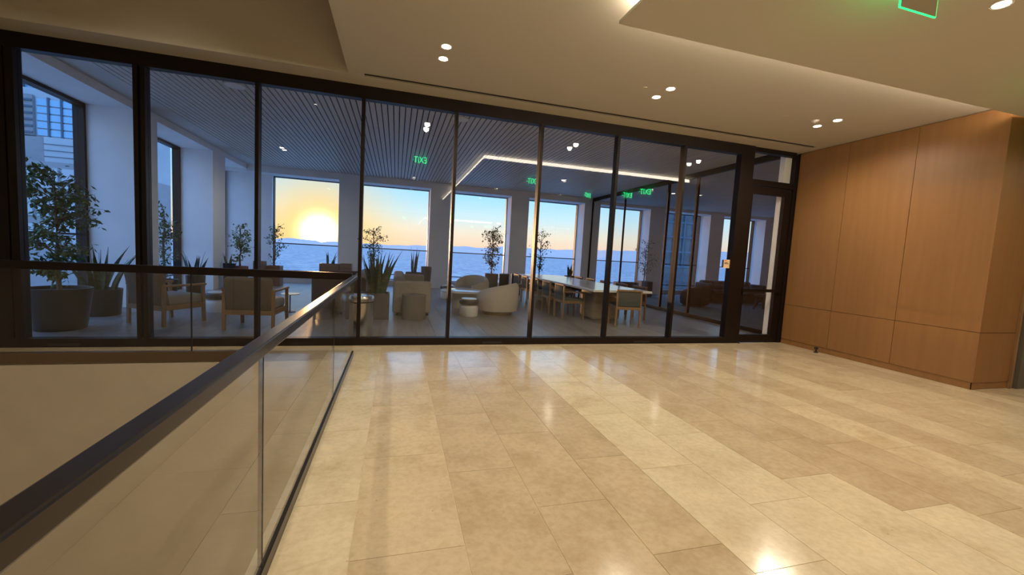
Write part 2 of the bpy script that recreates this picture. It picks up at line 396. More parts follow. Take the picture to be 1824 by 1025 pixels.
cardm = mat('pale_orange_card', (.80, .55, .34), .6)
ca = thing('notice_card', 'small peach notice card stuck on the glass beside the door', 'sign', (5.575, D-.012, 1.355))
B((.035, 0, 0), (.215, .004, .15)).build('card', cardm, ca); B((0, .001, .008), (.035, .005, .145)).build('card_edge', mat('dark_navy_edge', (.03, .04, .07), .5), ca)
pm = MB()
for r, (z, xsq) in enumerate(((.098, ((.055, .068), (.072, .083), (.088, .1), (.104, .118))), (.078, ((.052, .07), (.074, .086), (.09, .107), (.112, .124), (.128, .14))))):
    for a, b in xsq: pm.box((a, -.001, z-.007), (b, 0, z+.007))
pm.build('dark_print', BLACK, ca); B((.05, -.001, .128), (.095, 0, .14)).build('red_print', mat('red_print', (.5, .06, .04), .6), ca)

st = thing('door_stop', 'small black door stop standing on the floor by the wood wall', 'door stop', (6.965, 5.30, 0))
MB().lathe([(.035, 0), (.035, .012), (.013, .018), (.013, .06)], n=16).build('stem', BLACK, st, True)
MB().lathe([(.02, .06), (.03, .066), (.03, .088), (.02, .094)], n=16).build('bumper', BLACK, st, True)

# ------------------------------------------------------------------ glass guard rail round the void
gr = thing('guard_rail', 'frameless glass guard rail with dark metal handrail running along the stair void', 'railing', (0, 0, 0))
RX0, RX1, RZ0, RZ1, RYE = -.512, -.453, .972, 1.020, 5.50
MB().rbox((RX0, -4.2, RZ0), (RX1, RYE, RZ1), .006, 2).build('handrail', RAILM, gr)
B((-.54, -4.2, 0), (-.48, RYE, .062)).build('base_shoe', RAILM, gr); B((-.54, -4.2, .0625), (-.508, RYE, .066)).build('shoe_cap', mat('pale_shoe_cap', (.35, .32, .27), .5), gr)
js = [-4.2, -2.2, -.2, 1.80, 3.78, RYE-.01]
for a, b in zip(js, js[1:]): B((-.505, a+.006, .05), (-.49, b-.006, RZ0+.02)).build('pane', GLASSR, gr)
for a in js[1:-1]: B((-.506, a-.0045, .06), (-.489, a+.0045, RZ0)).build('joint', BLACK, gr)
gf = thing('guard_rail', 'glass guard rail with brown handrail across the void, parallel to the glass wall', 'railing', (0, 0, 0))
MB().rbox((-4.4, RYE-.065, .965), (RX0-.003, RYE-.005, 1.050), .006, 2).build('handrail', BRONZE, gf)
B((-4.4, VY, -.03), (-.548, VY+.06, .085)).build('base_shoe', SHOE, gf)
for a, b in ((-4.4, -2.22), (-2.22, -.55)):
    B((a+.006, VY+.022, .05), (b-.006, VY+.037, .98)).build('pane', GLASSR, gf)
B((-2.225, VY+.021, .08), (-2.215, VY+.038, .965)).build('joint', BLACK, gf)

# ------------------------------------------------------------------ lobby downlights
def downlight(x, y, z, label, tilt=0, lit=True, energy=76, group='recessed downlights', rad=.048, cone=165):
    t = thing('downlight', label, 'lamp', (x, y, z), group=group)
    MB().lathe([(rad+.012, -.004), (rad+.012, .002), (rad, .002), (rad, -.004)], capb=False, capt=False).build('trim_ring', WHITEW, t, True)
    MB().lathe([(rad, -.0015), (rad, .001)]).build('lens', LENS if lit else WHITEW, t)
    if lit and energy:
        l = bpy.data.lights.new('downlight_lamp', 'SPOT'); l.energy = energy; l.color = (1, .87, .68); l.spot_size = RD(cone); l.spot_blend = .9; l.shadow_soft_size = rad
        o = bpy.data.objects.new('downlight_lamp', l); COL.objects.link(o); o.parent = t; o.location = (0, 0, -.02)
    return t
ords = ['over the guard rail end', 'in the middle of the ceiling', 'near the wood wall']
for i, x in enumerate((.437, 3.171, 5.905)):
    downlight(x, 4.57, ZC, 'lit recessed ceiling downlight, camera side of the pair '+ords[i])
    downlight(x, 4.86, ZC, 'lit recessed ceiling downlight, glass side of the pair '+ords[i])
for n, (x, y, z) in enumerate([(4.11, 2.09, ZCL), (6.7, 2.09, ZCL), (9.4, 2.09, ZCL), (2.9, -.4, ZCL), (5.0, -.4, ZCL), (2.9, -3, ZCL), (5.0, -3, ZCL), (.44, 1.9, ZC), (.44, -.8, ZC), (.44, -3.4, ZC)]):
    downlight(x, y, z, 'lit recessed downlight in the lower ceiling panel' if n == 0 else 'added unseen ceiling downlight behind the viewer for the lobby light', energy=84)  # only the first is a visible fitting; the rest are added for light
for y in (4.2, 1.2, -2): downlight(-2.5, y, 5.598, 'added unseen downlight high in the recess to light the void', energy=170, cone=85)  # unseen lamps added to brighten the void
det = thing('smoke_detector', 'small white ceiling detector beside the downlights near the wood wall', 'detector', (5.66, 4.70, ZC))
MB().lathe([(.018, -.03), (.04, -.018), (.05, 0)], n=20).build('body', WHITEW, det, True); MB().lathe([(.008, -.036), (.012, -.03)], n=12).build('sensor', GREYW, det)
for x, y, lb in ((5.16, 4.73, 'tiny round sprinkler cover left of the wood wall downlights'), (2.87, 4.67, 'tiny round sprinkler cover left of the middle downlights')):
    s = tag(MB().lathe([(.03, -.004), (.034, 0)], n=20).build('sprinkler_cover', PLASTER), lb, 'sprinkler'); s.location = (x, y, ZC)
sp = tag(MB().lathe([(.02, -.03), (.045, -.02), (.05, 0)], n=20).build('ceiling_sensor', BLACK, smooth=True), 'dark ceiling sensor beside the green exit sign overhead', 'sensor'); sp.location = (3.62, 2.12, ZCL)

# exit signs
def text_mesh(body, size):
    c = bpy.data.curves.new('t', 'FONT'); c.body = body; c.size = size; c.extrude = .002; c.align_x = 'CENTER'; c.align_y = 'CENTER'
    o = bpy.data.objects.new('t', c); COL.objects.link(o)
    dg = bpy.context.evaluated_depsgraph_get(); m = bpy.data.meshes.new_from_object(o.evaluated_get(dg))
    bpy.data.objects.remove(o); return m
TXT = text_mesh('EXIT', .19); TXT.materials.clear(); TXT.materials.append(GREEN)
def exit_sign(x, y, zt, label, rz=pi, wdt=.33, hgt=.215):
    t = thing('exit_sign', label, 'exit sign', (x, y, zt), rz, 'green exit signs')
    B((-wdt/2, -.03, -.022), (wdt/2, .03, 0)).build('canopy', WHITEW, t)
    B((-wdt/2, -.004, -.022-hgt), (wdt/2, .004, -.022)).build('panel', ACRYL, t)
    e = MB().box((-wdt/2-.004, -.005, -.026-hgt), (wdt/2+.004, .005, -.022-hgt)).box((-wdt/2-.004, -.005, -.026-hgt), (-wdt/2, .005, -.022)).box((wdt/2, -.005, -.026-hgt), (wdt/2+.004, .005, -.022))
    e.build('edge_light', GREENE, t)
    l = link('letters', TXT, t); l.rotation_euler = (pi/2, 0, 0); l.scale = (.74, 1.05, 1); l.location = (-.012, -.0075, -.022-hgt*.5)
    B((-wdt/2, .0045, -.022-hgt), (wdt/2, .006, -.022)).build('back_plate', PLASTERC, t)
    a = MB().add([(.135, -.006, -.13), (.15, -.006, -.11), (.15, -.006, -.15)], [(0, 1, 2)]); a.build('arrow', GREEN, t)
    return t
exit_sign(3.255, 2.07, ZCL, 'green edge lit exit sign hanging from the lower ceiling panel')
exit_sign(.45, 2.4, ZC, 'green exit sign mirrored in the glass above the sofa windows')
exit_sign(5.4, .78, ZCL, 'green exit sign mirrored in the glass left of the wood reflection', rz=pi*.85)
exit_sign(6.3, 1.5, ZCL, 'green exit sign mirrored in the glass right of the wood reflection')
exit_sign(6.36, 2.3, ZCL, 'green slanted exit sign mirrored furthest right in the glass', rz=pi*1.12)

# ------------------------------------------------------------------ lounge shell
ZL = 3.76; LXW = -4.65; FY = 15.2; PXW = 7.45; RXW = 17.0; HD = 3.60; REV = .75
fl_ = struct('floor_lounge', B((-5.6, D+.07, -.3), (RXW, FY+.85, -.004)), BLACK, 'grey oak plank floor of the lounge behind the glass', 'floor')
nx = 41; px0 = -4.65; pw = (PXW+.0-px0)/nx
for i in range(nx):
    y = D+.07; first = .5+((i*7) % 10)/10*1.7; L = first
    while y < FY-.05:
        y1 = min(y+L, FY)
        tile(px0+i*pw, px0+(i+1)*pw, y, y1, (1, 1, 1), parent=fl_, m=PLANK, name='plank', gap=.0015); y = y1; L = 2.3
B((PXW+.06, D+.07, -.004), (RXW, FY, 0)).build('carpet', mat('grey_green_carpet', (.16, .165, .155), .9, noise=((3, 3, 3), (.12, .125, .12), 5, .35, .7)), fl_, label='grey carpet of the side room')
B((-5.5, D+.07, -.004), (-4.65, 13.5, 0)).build('window_bay_floor', PLANK, fl_); B((-4.65, FY, -.004), (RXW, FY+.8, .0)).build('window_bay_floor', PLANK, fl_)

lc = struct('ceiling_lounge', MB().box((-4.2, D+.1, ZL+.02), (6.75, FY, ZL+.2)), SLATB, 'slatted grey brown ceiling of the lounge', 'ceiling')
ns = 110; sp_ = 10.95/ns; rows = [D+.105, 8.95, 12.0, FY-.005]
far = MB()
sm = {}
for r in range(3):
    ln = rows[r+1]-rows[r]-.006
    for i in range(ns):
        xc = -4.2+(i+.5)*sp_; yc = (rows[r]+rows[r+1])/2
        if r < 2:
            if r not in sm:
                me = B((-sp_*.405, -ln/2, -.0), (sp_*.405, ln/2, .02)).mesh('slat'); me.materials.append(SLATM); sm[r] = me
            o = link('slat', sm[r], lc); o.location = (xc, yc, ZL)
        else: far.box((xc-sp_*.405, yc-ln/2, ZL), (xc+sp_*.405, yc+ln/2, ZL+.02))
far.build('slat_far_run', SLATM, lc, kind='stuff')
struct('trim_1', B((LXW, D+.1, ZL-.005), (-4.2, FY, ZL+.2)), GREYW, 'plain plaster strip between the slats and the left windows', 'ceiling')
struct('trim_2', B((6.75, D+.1, ZL-.005), (PXW+.06, FY, ZL+.2)), GREYW, 'plain plaster strip between the slats and the side partition', 'ceiling')
struct('ceiling_side_room', B((PXW+.06, D+.1, 3.66), (RXW, FY, ZL+.2)), GREYW, 'grey flat ceiling of the side room', 'ceiling')
struct('wall_end', B((6.84, D+.075, 0), (PXW+.05, D+.18, ZL)), WHITEW, 'narrow white wall end seen through the glass door', 'wall')
struct('wall_side_room', B((PXW+.05, D+.05, 0), (RXW, D+.18, ZL)), GREYW, 'plain wall of the side room on the lobby side', 'wall')
struct('wall_room_right', B((RXW, D, 0), (RXW+.2, FY+1, ZL)), GREYW, 'plain right wall of the side room', 'wall')
struct('roof_slab', B((-5.6, D+.1, ZL+.2), (RXW+.2, FY+.85, ZL+.4)), BLACK, 'concrete slab above the lounge ceiling', 'ceiling')

# facade columns (walls), one object each
facL = [(9.33, 10.08), (12.68, 13.5)]
for i, (a, b) in enumerate(facL):
    struct('wall_pier', B((LXW-REV, a, 0), (LXW, b, HD+.02)), WHITEW, ['white window pier on the left, nearest the glass wall', 'white window pier on the left, nearest the far corner'][i], 'wall')
struct('wall_pier', B((LXW-REV, D+.05, 0), (LXW, D+.25, HD+.02)), WHITEW, 'white window pier where the glass wall meets the facade', 'wall')
struct('wall_pier', B((LXW-REV-.4, FY+.45, 0), (-4.04, FY+REV, HD-.05)), WHITEW, 'white corner pier left of the sunset window', 'wall')
fx = [(-1.91, -1.21), (1.12, 1.83), (4.11, 4.80), (7.11, 7.80), (10.1, 10.8), (13.1, 13.8), (16.1, 17.0)]
nm = ['right of the sunset window', 'second from the sunset window', 'behind the long table', 'at the end of the side partition', 'left one in the side room', 'middle one in the side room', 'right one in the side room']
for (a, b), s in zip(fx, nm):
    struct('wall_pier', B((a, FY, 0), (b, FY+REV, HD-.05)), WHITEW, 'pale window pier of the far facade, '+s, 'wall')
struct('wall_lintel', B((-5.6, FY, HD-.05), (RXW, FY+REV, ZL+.2)), WHITEW, 'plaster lintel above the far windows', 'wall')
struct('wall_lintel', B((LXW-REV, D+.05, HD+.02), (LXW, FY+.3, ZL+.2)), WHITEW, 'plaster lintel above the left windows', 'wall')
struct('wall_sill', B((-4.04, FY+.35, 0), (RXW, FY+REV, .20)), GREYW, 'low sill under the far windows', 'wall')

# facade windows: frame, glass, guard rail
def facade_window(name, a, b, axis, plane, label, zt, z0):
    """axis 'x': opening from x=a..b at y=plane; axis 'y': opening from y=a..b at x=plane"""
    t = thing(name, label, 'window', kind='structure')
    def q(u0, u1, v0, v1, z0, z1):
        return B((u0, v0, z0), (u1, v1, z1)) if axis == 'x' else B((v0, u0, z0), (v1, u1, z1))
    s = 1 if axis == 'x' else -1
    v0, v1 = plane, plane+.16*s
    fr = .022 if axis == 'x' else .055
    q(a, a+fr, v0, v1, z0, zt).build('jamb', BRONZE, t); q(b-fr, b, v0, v1, z0, zt).build('jamb', BRONZE, t)
    q(a+fr, b-fr, v0, v1, zt-fr, zt).build('head', BRONZE, t); q(a+fr, b-fr, v0, v1, z0, z0+fr).build('bottom_frame', BRONZE, t)
    q(a+fr, b-fr, v0+.08*s, v0+.09*s, z0+fr, zt-fr).build('pane', GLASSW, t)
    q(a+fr, b-fr, v0+.02*s, v0+.06*s, 1.30, 1.335).build('guard_bar', BRONZE, t); q(a+fr, b-fr, v0+.02*s, v0+.05*s, .37, .40).build('guard_bar', BRONZE, t)
    return t
bays = [(-4.04, -1.91), (-1.21, 1.12), (1.83, 4.11), (4.80, 7.11), (7.80, 10.1), (10.8, 13.1), (13.8, 16.1)]
bn = ['far window framing the setting sun', 'far window right of the sunset window', 'far window behind the cream armchairs', 'far window behind the long table', 'far window seen through the side partition', 'side room window showing a dark tower', 'side room window at the right end']
for i, (a, b) in enumerate(bays): facade_window('window_%d' % (i+2), a, b, 'x', FY+REV-.12, bn[i], HD-.05, .20)
for i, (a, b, s) in enumerate(((D+.25, 9.33, 'left window behind the big potted ficus'), (10.08, 12.68, 'left window between the two white piers'), (13.5, 15.6, 'left window next to the far corner'))):
    facade_window('window_%d' % (i+9), a, b, 'y', LXW-REV+.04, s, HD+.02, 0)

# side partition
sg = thing('window_12', 'dark framed glass partition closing the right side of the lounge', 'window', (PXW, 0, 0), kind='structure')
py = [D+.19, 7.93, 9.2, 10.4, 12.75, FY-.02]
B((-.03, D+.19, 3.62), (.04, FY-.02, ZL-.006)).build('head_rail', BRONZE, sg); B((-.03, D+.19, 0), (.04, FY-.02, .09)).build('floor_track', BRONZE, sg)
for y in py: B((-.03, y-(.025 if y < 11 else .006), .09), (.04, y+(.025 if y < 11 else .006), 3.62)).build('mullion', BRONZE, sg)
for a, b in zip(py, py[1:]): B((0, a+.025, .085), (.01, b-.025, 3.625)).build('pane', GLASS, sg)

# ceiling discs and downlights in the lounge
for i, (x, y, lb) in enumerate(((-2.49, 7.62, 'round pale ceiling speaker above the wooden armchairs'), (1.04, 7.68, 'round pale ceiling speaker left of the reflected light line'))):
    t = thing('ceiling_speaker', lb, 'speaker', (x, y, ZL-.002), group='ceiling speakers')
    MB().lathe([(.13, -.006), (.15, 0), (.15, .002)], n=28).build('grille', WHITEW, t, True); MB().lathe([(.16, -.003), (.16, .002)], n=28).build('rim', GREYW, t)
for x, y, lb in ((-2.88, 12.0, 'pair light over the left windows, nearer one'), (-2.88, 12.25, 'pair light over the left windows, farther one'), (4.91, 12.2, 'single lit downlight over the long table')):
    downlight(x, y, ZL-.002, lb, energy=30, group='lounge downlights')
downlight(8.69, 11.9, 3.658, 'lit downlight in the side room ceiling', energy=25, group='lounge downlights')

# ------------------------------------------------------------------ outside: ground, mountains, towers
gm = bpy.data.materials.new('haze_toned_city_ground'); gm.use_nodes = True; nt = gm.node_tree; p = nt.nodes['Principled BSDF']  # distance haze is mixed into the base colours, not into the air
t = nt.nodes.new('ShaderNodeTexCoord'); v = nt.nodes.new('ShaderNodeTexVoronoi'); v.inputs['Scale'].default_value = .02; nt.links.new(t.outputs['Object'], v.inputs['Vector'])
n = nt.nodes.new('ShaderNodeTexNoise'); n.inputs['Scale'].default_value = .004; n.inputs['Detail'].default_value = 8; nt.links.new(t.outputs['Object'], n.inputs['Vector'])
c = mixc(nt, .6, ramp(nt, v.outputs['Color'], [(.15, (.19, .20, .22)), (.5, (.37, .355, .33)), (.85, (.80, .68, .55))]), ramp(nt, n.outputs[0], [(.35, (.345, .33, .315)), (.65, (.41, .38, .35))]))
nt.links.new(c, p.inputs['Base Color']); p.inputs['Roughness'].default_value = 1; p.inputs['Specular IOR Level'].default_value = 0
ZG = -200
gmesh = MB().lathe([(60000, -40), (60000, 0)], (0, 0, ZG), n=64)
gnd = struct('ground_city', gmesh, gm, 'haze toned blue city plain stretching to the horizon far below', 'ground')
MTN = mat('haze_toned_mountain', (.66, .50, .42), 1, spec=0, noise=((.0006, .0006, .0006), (.60, .46, .40), 5, .35, .7))  # ridge colour paled to stand in for aerial haze
def ridge(dist, f, label, a0=-60, a1=75, deep=6000):
    mb = MB(); n = 220; top = []
    for i in range(n+1):
        az = a0+(a1-a0)*i/n; r = RD(az); h = dist*math.tan(RD(max(.02, f(az))))+0
        d0 = dist
        top.append(((d0-deep*.5)*sin(r), (d0-deep*.5)*cos(r), ZG, d0*sin(r), d0*cos(r), h, (d0+deep)*sin(r), (d0+deep)*cos(r), ZG))
    vs = []; fs = []
    for q in top: vs += [q[0:3], q[3:6], q[6:9]]
    for i in range(n):
        for k in range(2): fs.append((i*3+k, (i+1)*3+k, (i+1)*3+k+1, i*3+k+1))
    mb.add(vs, fs); return struct('mountain_ridge', mb, MTN, label, 'mountain')
import mathutils.noise as mn
nz = lambda x, s: mn.noise(Vector((x*s, 3.1, 7.7)))
def lerp_pts(pts):
    def f(a):
        for (x0, y0), (x1, y1) in zip(pts, pts[1:]):
            if x0 <= a <= x1: return y0+(y1-y0)*(a-x0)/(x1-x0)
        return pts[-1][1] if a > pts[-1][0] else pts[0][1]
    return f
f1 = lerp_pts([(-60, .3), (-30, .2), (-16, .05), (-12.5, .35), (-9.8, .32), (-9, .05), (-8.2, .28), (-5, .30), (0, .25), (5, .5), (12, .6), (25, 1.0), (40, 1.6), (75, 2)])
f2 = lerp_pts([(-60, .1), (0, .1), (4, .35), (9, .75), (12, .5), (15.5, 1.25), (18, 1.0), (22, .8), (40, 1.2), (75, 1.5)])
ridge(46000, lambda a: f1(a)+.10*nz(a, .6)+.05*nz(a, 2.1), 'farther haze toned mountain ridge on the horizon under the sun')
ridge(34000, lambda a: f2(a)*.9+.09*nz(a+40, .7)+.05*nz(a, 1.9), 'nearer haze toned mountain ridge rising to the right')

# left tower, stepped
TST = mat('pale_tower_stone', (.42, .46, .48), .7, noise=((.2, .2, .2), (.36, .40, .42), 4, .35, .7)); TGL = mat('tower_blue_glass', (.22, .48, .66), .12, spec=.8)
TST2 = mat('grey_tower_stone', (.27, .275, .28), .75, noise=((.3, .3, 1.5), (.22, .225, .235), 4, .35, .7)); TMU = mat('tower_dark_mullion', (.04, .09, .13), .4)
tw = thing('office_tower', 'stepped pale stone and blue glass office tower outside the left window', 'building', (-80, 120, ZG))
def tb(x0, x1, z0, z1, y0, y1, name, m, parent=tw): return B((x0+80, y0-120, z0-ZG), (x1+80, y1-120, z1-ZG)).build(name, m, parent)
tb(-100, -66, ZG, 16.0, 118, 150, 'lower_block', TST2); tb(-76.0, -66, 16.0, 21.5, 119, 150, 'pale_block', TST); tb(-100, -76.0, 16.0, 21.5, 120, 150, 'step_block', TST2)
tb(-100, -66, 21.5, 32.2, 121, 150, 'upper_block', TST); tb(-100, -66, 32.2, 70, 123, 150, 'crown_block', TGL)
tb(-84, -78.6, 21.8, 30.6, 120.2, 121, 'louvre_bay', TST2)
for k in range(6): tb(-84, -78.6, 22.2+k*1.4, 22.6+k*1.4, 119.9, 120.2, 'louvre', TMU)
for i in range(5):
    for j in range(5):
        x0 = -78.2+i*2.35; z0 = 22.0+j*1.65
        if x0+2 > -66: continue
        tb(x0, x0+2.0, z0, z0+1.35, 120.7, 121, 'window', TGL)
    tb(-78.2+i*2.35+2.02, -78.2+i*2.35+2.33, 21.6, 30.4, 120.4, 121, 'mullion', TMU)
for i in range(9):
    tb(-86+i*2.05, -86+i*2.05+.35, 32.4, 46, 122.4, 123, 'mullion', TMU)
    for j in range(4): tb(-86+i*2.05+.4, -86+i*2.05+2.0, 33.4+j*1.25, 33.6+j*1.25, 122.7, 123, 'spandrel', TMU)
for j in range(3): tb(-76, -66, 17.2+j*1.35, 17.3+j*1.35, 118.8, 119, 'panel_joint', TMU)
for i in range(4):
    for j in range(3): tb(-86+i*4.6, -86+i*4.6+3.8, 10.2-j*6.2, 14.6-j*6.2, 117.6, 118, 'window', TST)
rt = thing('office_tower', 'dark glass office tower outside the side room window', 'building', (85, 110, ZG))
TDK = mat('dark_tower_glass', (.035, .06, .075), .25, spec=.6)
B((-7, 0, 0), (8, 7, 260)).build('tower_body', TDK, rt)
for i in range(5): B((-6.8+i*3.4, -.5, 200), (-6.4+i*3.4, 0, 245)).build('mullion', TMU, rt)
for j in range(8): B((-7, -.4, 200+j*4.5), (8, 0, 200.5+j*4.5)).build('spandrel', TMU, rt)

# ------------------------------------------------------------------ plants
def pot_round(t, r0, r1, h, m, n=28):
    MB().lathe([(r0*.96, 0), (r0, .01), (r1, h), (r1-.025, h), (r1-.03, h-.05)], n=n, capt=False).build('pot', m, t, True)
    MB().lathe([(r1-.028, h-.052), (r1-.028, h-.045)], n=n).build('soil', SOIL, t)
def pot_box(t, wx, wy, h, m):
    mb = MB().box((-wx/2, -wy/2, 0), (wx/2, -wy/2+.03, h)).box((-wx/2, wy/2-.03, 0), (wx/2, wy/2, h)).box((-wx/2, -wy/2+.03, 0), (-wx/2+.03, wy/2-.03, h)).box((wx/2-.03, -wy/2+.03, 0), (wx/2, wy/2-.03, h))
    mb.build('pot', m, t); B((-wx/2+.03, -wy/2+.03, 0), (wx/2-.03, wy/2-.03, h-.05)).build('soil', SOIL, t)
def ficus(t, z0, z1, zc0, rx, seed, nb=16, nl=26, ls=.055, lean=0, narrow=1.0):
    """trunk from z0; crown from zc0 to z1 with half width rx"""
    rg = random.Random(seed); tr = MB(); fo = MB()
    pts = [(0, 0, z0)]
    for k in range(1, 6):
        f = k/5; pts.append((lean*f+rg.uniform(-.02, .02), rg.uniform(-.02, .02), z0+(z1-.15-z0)*f))
    tr.tube(pts, [.030, .026, .022, .018, .012, .005], 7)
    pv = [Vector(q) for q in pts]
    def on(f):
        f *= 5; i = min(int(f), 4); return pv[i].lerp(pv[i+1], f-i)
    for b in range(nb):
        f = rg.uniform(max(.05, (zc0-z0)/(z1-z0)-.12), .97); a = on(f); th = rg.uniform(0, 2*pi)
        zz = min(z1, a.z+rg.uniform(.05, .35)); rel = (zz-zc0)/(z1-zc0); env = rx*narrow*sqrt(max(.08, 1-(2*rel-1.1)**2*.75))
        r = env*rg.uniform(.45, 1.0); e = Vector((a.x+r*cos(th), a.y+r*sin(th), zz)); m = a.lerp(e, .5)+Vector((0, 0, .05))
        tr.tube([a, m, e], [.009, .006, .002], 4)
        for l in range(nl):
            q = a.lerp(m, rg.random()) if rg.random() < .25 else m.lerp(e, rg.random())
            q = q+Vector((rg.gauss(0, .05), rg.gauss(0, .05), rg.gauss(-.02, .05)))
            d = Vector((rg.uniform(-1, 1), rg.uniform(-1, 1), rg.uniform(-1.1, .15))).normalized()
            s = d.cross(Vector((rg.uniform(-1, 1), rg.uniform(-1, 1), 1))).normalized(); u = s.cross(d)
            L = ls*rg.uniform(.75, 1.3); W = L*.26
            fo.add([q, q+d*L*.5+s*W-u*W*.2, q+d*L-u*L*.1, q+d*L*.5-s*W-u*W*.2, q+d*L*.5+u*W*.15], [(0, 1, 4), (1, 2, 4), (2, 3, 4), (3, 0, 4)])
    tr.build('trunk', BARK, t, True); fo.build('foliage', LEAF, t, kind='stuff')
def sansevieria(t, z0, h, n, spread, seed, wid=.05, m=SANS):
    rg = random.Random(seed)
    for k in range(n):
        th = 2*pi*k/n*2.4+rg.uniform(-.3, .3); r0 = rg.uniform(.02, spread*.45); L = h*rg.uniform(.6, 1.0)
        tilt = rg.uniform(.05, 1)*spread*1.0/ max(h, .1)*.9; rot = rg.uniform(0, pi); mb = MB(); vs = []; N = 6
        dx, dy = cos(th), sin(th)
        for i in range(N+1):
            f = i/N; w_ = wid*(.75+.5*sin(pi*min(1, f*1.2)))*(1-f**2.2)*.5+.001
            c = Vector((dx*(r0+tilt*L*(f**1.6)), dy*(r0+tilt*L*(f**1.6)), z0-.03+L*f*(1-.08*tilt*f)))
            a = rot+f*.6; s = Vector((cos(a), sin(a), 0)); nn = Vector((-sin(a), cos(a), 0))
            vs += [c-s*w_+nn*w_*.35, c, c+s*w_+nn*w_*.35, c+nn*.006]
        fs = []
        for i in range(N):
            for q in range(4): fs.append((i*4+q, i*4+(q+1) % 4, (i+1)*4+(q+1) % 4, (i+1)*4+q))
        mb.add(vs, fs); mb.build('leaf', m, t, True)
def plant_ficus(label, x, y, pr0, pr1, ph, z1, zc0, rx, seed, potm=POT, box=False, **k):
    t = thing('potted_ficus', label, 'plant', (x, y, 0), group='potted ficus trees')
    (pot_box(t, pr0*2, pr1*2, ph, potm) if box else pot_round(t, pr0, pr1, ph, potm)); ficus(t, ph-.05, z1, zc0, rx, seed, **k); return t
def plant_sans(label, x, y, pr0, pr1, ph, h, n, spread, seed, potm=POT, box=False, wid=.05):
    t = thing('potted_sansevieria', label, 'plant', (x, y, 0), group='potted sansevierias')
    (pot_box(t, pr0*2, pr1*2, ph, potm) if box else pot_round(t, pr0, pr1, ph, potm)); sansevieria(t, ph-.04, h, n, spread, seed, wid); return t
plant_ficus('bushy ficus tree in a large black tapered pot, nearest on the left', -4.50, 7.22, .27, .345, .58, 2.22, .78, .56, 3, nb=50, nl=30, ls=.085)
plant_sans('spiky sansevieria in a black pot beside the largest ficus', -4.72, 8.45, .25, .28, .44, .85, 16, .50, 5, wid=.075)
plant_ficus('ficus tree by the left window behind the first white pier', -4.86, 10.75, .2, .24, .42, 2.05, .55, .33, 8, nb=24, nl=22, ls=.075)
plant_sans('sansevieria in a dark pot between the left window piers', -4.42, 11.1, .17, .19, .50, .66, 10, .28, 11, wid=.085)
plant_ficus('ficus tree against the blue lit corner left of the sunset window', -4.25, 13.4, .18, .2, .62, 1.92, .9, .36, 14, nb=20, nl=24, ls=.075, potm=POTB)
plant_sans('small sansevieria in a low pot at the second left pier', -4.40, 13.05, .13, .15, .70, .38, 5, .2, 15, wid=.05)
plant_ficus('thin ficus tree in a box planter at the left edge of the sunset window', -3.62, 14.35, .2, .2, .62, 2.08, .75, .36, 17, potm=POTB, box=True, nb=18, nl=14, ls=.07)
bp_ = thing('box_planter', 'empty brown box planter left of the sunset window', 'planter', (-3.92, 14.0, 0)); pot_box(bp_, .28, .3, .76, POTB)
plant_sans('sansevieria in a brown trough under the setting sun', -2.05, 14.5, .29, .18, .75, .58, 7, .30, 21, potm=POTB, box=True, wid=.05)
bp_ = thing('box_planter', 'brown box planter against the pier right of the sunset', 'planter', (-1.56, 14.5, 0)); pot_box(bp_, .36, .36, .77, POTB)
plant_ficus('airy ficus tree behind the big sansevieria planter', -.72, 14.3, .2, .2, .5, 2.12, 1.05, .48, 23, nb=32, nl=16, ls=.07, potm=POTG)
plant_sans('tall dense sansevieria in a dark tall planter between the sofas', -.37, 8.42, .27, .2, .50, .95, 38, .40, 25, potm=POTG, box=True, wid=.075)
plant_sans('upright sansevieria in a planter behind the right sofa', .55, 13.5, .25, .18, .64, .88, 7, .16, 27, potm=POTG, box=True, wid=.085)
bp_ = thing('tall_pot', 'tapered brown empty pot at the foot of the second pier', 'planter', (1.0, 14.3, 0)); pot_round(bp_, .14, .18, .80, POTG)
plant_ficus('dense round ficus tree in a dark pot behind the cream armchairs', 2.98, 13.0, .19, .22, .72, 2.40, 1.0, .38, 31, nb=30, nl=26, ls=.07, potm=POTG)
plant_ficus('airy multi stem ficus behind the far end of the long table', 5.05, 14.3, .2, .22, .6, 2.42, 1.0, .42, 33, nb=26, nl=15, ls=.07, potm=POTG)
plant_sans('dark sansevieria by the right edge of the table window', 6.22, 14.2, .18, .2, .70, .55, 8, .16, 35, potm=POTB, wid=.09)
plant_ficus('sparse ficus tree in the side room window', 9.5, 14.4, .25, .25, .6, 2.2, 1.0, .5, 37, potm=POTG, box=True, nb=24, nl=14, ls=.07)

